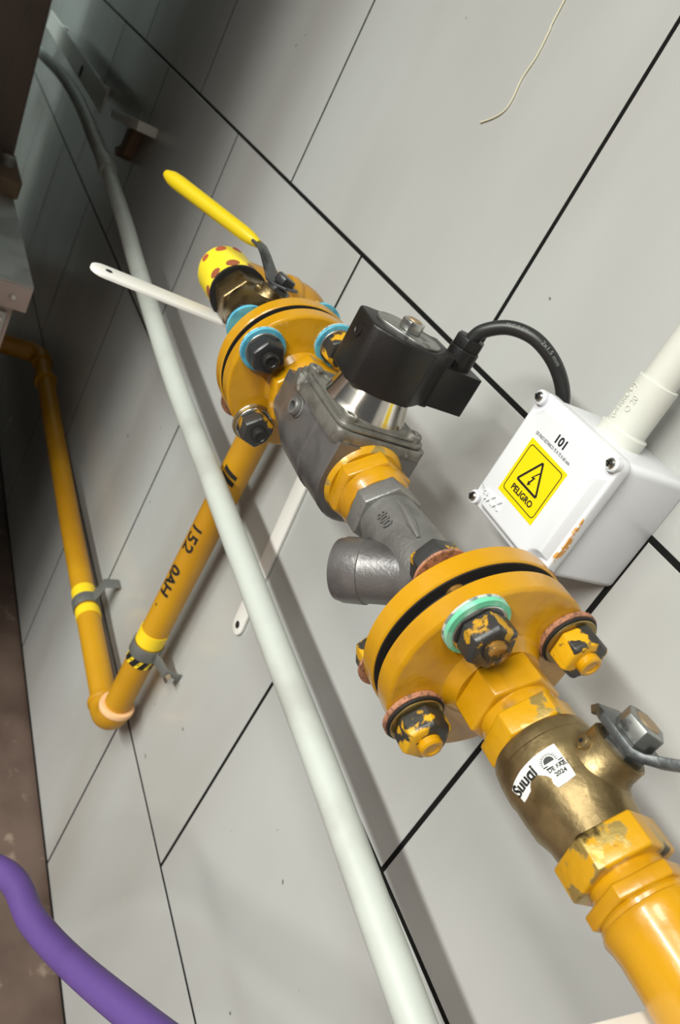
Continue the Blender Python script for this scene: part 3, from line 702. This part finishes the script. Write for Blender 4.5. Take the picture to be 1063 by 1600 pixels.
bp = [(.0020, .0062), (-.0016, .0005), (.0003, .0009), (-.0010, -.0022), (-.0019, -.0018), (-.0009, -.0046), (.0012, -.0028), (.0001, -.0025), (.0018, .0022), (-.0001, .0018), (.0028, .0058)]
part(lidprism([(tc[0] + a, tc[1] + b) for a, b in bp]), 'label_bolt', 'print_black', lb)
part(text_mb('PELIGRO', .0056, lambda x, y, h: V(-.3208 + x, YL - .0003 - h, .9957 + y), .0002, bold=.00014), 'label_lettering', 'print_black', lb)
# orange paint smear on the lid edge
m_ = MB().add([V(BX1 + .00015, -.0662 + a, z) for a, z in ((0, 1.0115), (.0016, 1.0080), (.0022, 1.0010), (.0042, .9930), (.0040, .9860), (.0015, .9800), (-.0005, .9830), (.0004, .9930), (-.0002, 1.0020))] +
              [V(BX1 - .0015, -.0662 + a, z) for a, z in ((0, 1.0115), (.0016, 1.0080), (.0022, 1.0010), (.0042, .9930), (.0040, .9860), (.0015, .9800), (-.0005, .9830), (.0004, .9930), (-.0002, 1.0020))],
              [tuple(range(9)), tuple(range(9, 18))] + [(i, (i + 1) % 9, (i + 1) % 9 + 9, i + 9) for i in range(9)])
part(m_, 'paint_smear', 'orange_smear', t, label='smear of orange paint')
# conduit on top of the box
CX, CY = -.3205, -.0315
t = thing('conduit', (CX, CY, 1.05), 'short white coupling and conduit rising from top of junction box', 'conduit')
cpl = part(MB().lathe([(1.0480, .0150), (1.0545, .0150), (1.0550, .0135), (1.0560, .0128), (1.0870, .0126), (1.0876, .0120), (1.0876, .010)], (CX, CY, 0), V(0, 0, 1), 40), 'coupling', 'pvc', t)
part(MB().lathe([(1.08, .0108), (2.2, .0108)], (CX, CY, 0), V(0, 0, 1), 36), 'conduit_tube', 'pvc', t)
def oncoup(z0, ph0):
    def f(x, y, h):
        a = ph0 + y / .0127
        return V(CX - math.sin(a) * (.0126 + h), CY - math.cos(a) * (.0126 + h), z0 + x)
    return f
part(text_mb('(GERROD)', .0050, oncoup(1.0700, .28), .0007), 'raised_lettering', 'pvc', cpl)
part(text_mb('O 20', .0050, oncoup(1.0710, -.22), .0007), 'raised_lettering', 'pvc', cpl)

# ------------------------------------------------------------------ long grey-white conduit
t = thing('conduit', (-.5, -.072, .728), 'long pale grey conduit running diagonally across the picture before the tiles', 'conduit')
part(MB().tube(catmull([(.9, -.072, .690), (.3, -.072, .708), (-.1547, -.072, .7295), (-.324, -.072, .7400), (-.466, -.072, .7455), (-.5593, -.072, .7500), (-.72, -.072, .7570), (-.869, -.072, .7630), (-1.049, -.072, .7780), (-1.197, -.072, .7930), (-1.295, -.072, .8050), (-1.45, -.072, .8190), (-1.545, -.072, .8270)], 8), .0124, 28), 'conduit_tube', 'conduit', t)
part(MB().tube(catmull([(-1.50, -.072, .8230), (-1.667, -.072, .8310), (-1.93, -.072, .8420), (-2.24, -.072, .8345), (-2.62, -.072, .807), (-3.0, -.072, .79)], 8), .0135, 24), 'conduit_tube', 'conduit', t)
part(MB().lathe([(-.03, .0146), (-.028, .0152), (.028, .0152), (.03, .0146)], V(-1.535, -.072, .8262), V(-.46, 0, .04), 28), 'conduit_collar', 'conduit', t)
t = thing('perforated_strip', (-2.2, -.03, .86), 'pale flat strip with a hole beside the conduit at far upper left', 'strip')
part(MB().ribbon([V(-1.86, -.040, .872), V(-2.15, -.040, .872), V(-2.50, -.040, .870), V(-2.9, -.040, .868)], .045, .004, V(0, 0, 1)), 'strip_plate', 'bracket_white', t)
part(MB().lathe([(0, .014), (.001, .014), (.001, 0)], V(-2.18, -.0422, .866), V(0, -1, 0), 20), 'strip_hole', 'dark', t)
for xq in (-2.05, -2.8):
    part(MB().box(xq - .01, xq + .01, -.040, .001, .862, .878), 'spacer', 'bracket_white', t)
t = thing('conduit_bracket', (-1.66, 0, .86), 'small bracket with pale ledge on the wall right of far conduit', 'bracket')
part(MB().prism([(-1.80, .878), (-1.575, .912), (-1.572, .895), (-1.79, .862)], (0, 0, 0), V(1, 0, 0), V(0, 0, 1), .0, .036), 'ledge', 'bracket_white', t, bevel=.001)
part(MB().prism([(-1.70, .872), (-1.645, .885), (-1.665, .83), (-1.72, .812), (-1.745, .822), (-1.705, .838)], (0, 0, 0), V(1, 0, 0), V(0, 0, 1), .0, .020), 'hook', 'rust', t, bevel=.001)

# ------------------------------------------------------------------ hose, thread, marks
hosep = catmull([(-.62, -.62, .012), (-.60, -.52, .05), (-.53, -.38, .28), (-.44, -.295, .49), (-.3653, -.250, .5776), (-.312, -.238, .600), (-.268, -.226, .6250), (-.205, -.212, .676), (-.13, -.19, .735), (0.0, -.12, .80), (.12, -.02, .83)], 10)
tag(part(MB().tube(hosep, .0098, 24), 'hose', 'hose_purple', loc=(-.62, -.62, 0)), 'purple rubber hose curving across the bottom left corner', 'hose')
tp = catmull([(-.6440, -.0012, 1.42), (-.6418, -.0012, 1.2654), (-.6396, -.0011, 1.2439), (-.638, -.0011, 1.2243), (-.641, -.0011, 1.2058), (-.6388, -.0011, 1.1896), (-.6406, -.0011, 1.1796), (-.650, -.0011, 1.1710), (-.6642, -.0011, 1.1632)], 6)
tag(part(MB().tube(tp, .00065, 8), 'thread', 'thread', loc=(-.64, 0, 1.16)), 'thin cream thread hanging on the upper tiles', 'thread')

# ------------------------------------------------------------------ kitchen appliances at the left
t = thing('cooking_range', (-1.9, -.6, 0), 'stainless topped range with brown edge lip at the left border', 'range')
part(MB().box(-2.7, -1.132, -1.0, -.2, .7195, .7225), 'steel_top', 'stainless', t)
part(MB().box(-2.7, -1.130, -1.0, -.2, .6845, .7195), 'edge_lip', 'lip_brown', t, bevel=.001)
for yy in (-.2225, -.30, -.38):
    part(MB().lathe([(0, .0045), (.002, .004), (.003, 0)], V(-1.130, yy, .702), V(1, 0, 0), 16), 'rivet', 'steel_bright', t)
part(MB().box(-2.7, -.97, -1.1, -.375, .10, .7225), 'range_light_blocker', 'stainless', t, bevel=.003)  # unseen extension of the range, added to shade the far wall
part(MB().box(-2.7, -1.150, -1.0, -.213, .33, .6845), 'side_panel', 'lip_brown', t, bevel=.001)
part(MB().box(-1.150, -1.144, -.30, -.220, .40, .672), 'raised_panel', 'stainless', t, bevel=.001)
for yy in (-.228, -.29):
    part(MB().lathe([(0, .0045), (.002, .004), (.003, 0)], V(-1.144, yy, .660), V(1, 0, 0), 16), 'rivet', 'steel_bright', t)
for lx in (-1.22, -2.62):
    for ly in (-.28, -.94):
        part(MB().lathe([(0, .02), (.02, .022), (.04, .016), (.331, .02)], V(lx, ly, 0), V(0, 0, 1), 16), 'leg', 'stainless', t)
t = thing('oven_cabinet', (-2.2, -.6, .7225), 'tall dark brown cabinet panel standing on the range, upper left corner', 'cabinet')
m_ = MB(); zt = 1.95; yb = lambda z: -.1925 - (z - .7225) * .0525
vs_ = [V(x, y, z) for z in (.7225, zt) for x, y in ((-2.7, -1.0), (-1.68, -1.0), (-1.68, yb(z)), (-2.7, yb(z)))]
m_.add(vs_, [(0, 1, 2, 3), (4, 5, 6, 7), (0, 1, 5, 4), (1, 2, 6, 5), (2, 3, 7, 6), (3, 0, 4, 7)])
part(m_, 'cabinet_body', 'appliance_brown', t, bevel=.003)
part(MB().box(-1.682, -1.676, -.98, -.24, .80, 1.88), 'side_panel', 'appliance_brown', t, bevel=.001)
part(MB().box(-2.7, -.97, -1.1, -.375, .7225, 1.95), 'cabinet_light_blocker', 'appliance_brown', t, bevel=.003)  # added out of view above the range, keeps lamp light off the far tiles
t = thing('pipe_stub', (-1.62, -.19, .7225), 'rusty brown block on the range top beside the dark cabinet', 'block')
part(MB().prism(rrect(-1.675, -1.50, -.235, -.193, .01), (0, 0, 0), V(1, 0, 0), V(0, 1, 0), .7225, .752), 'block_body', 'rust', t, bevel=.002)
part(MB().lathe([(.752, .012), (.766, .012), (.768, .009)], V(-1.58, -.214, 0), V(0, 0, 1), 16), 'block_knob', 'stainless', t)
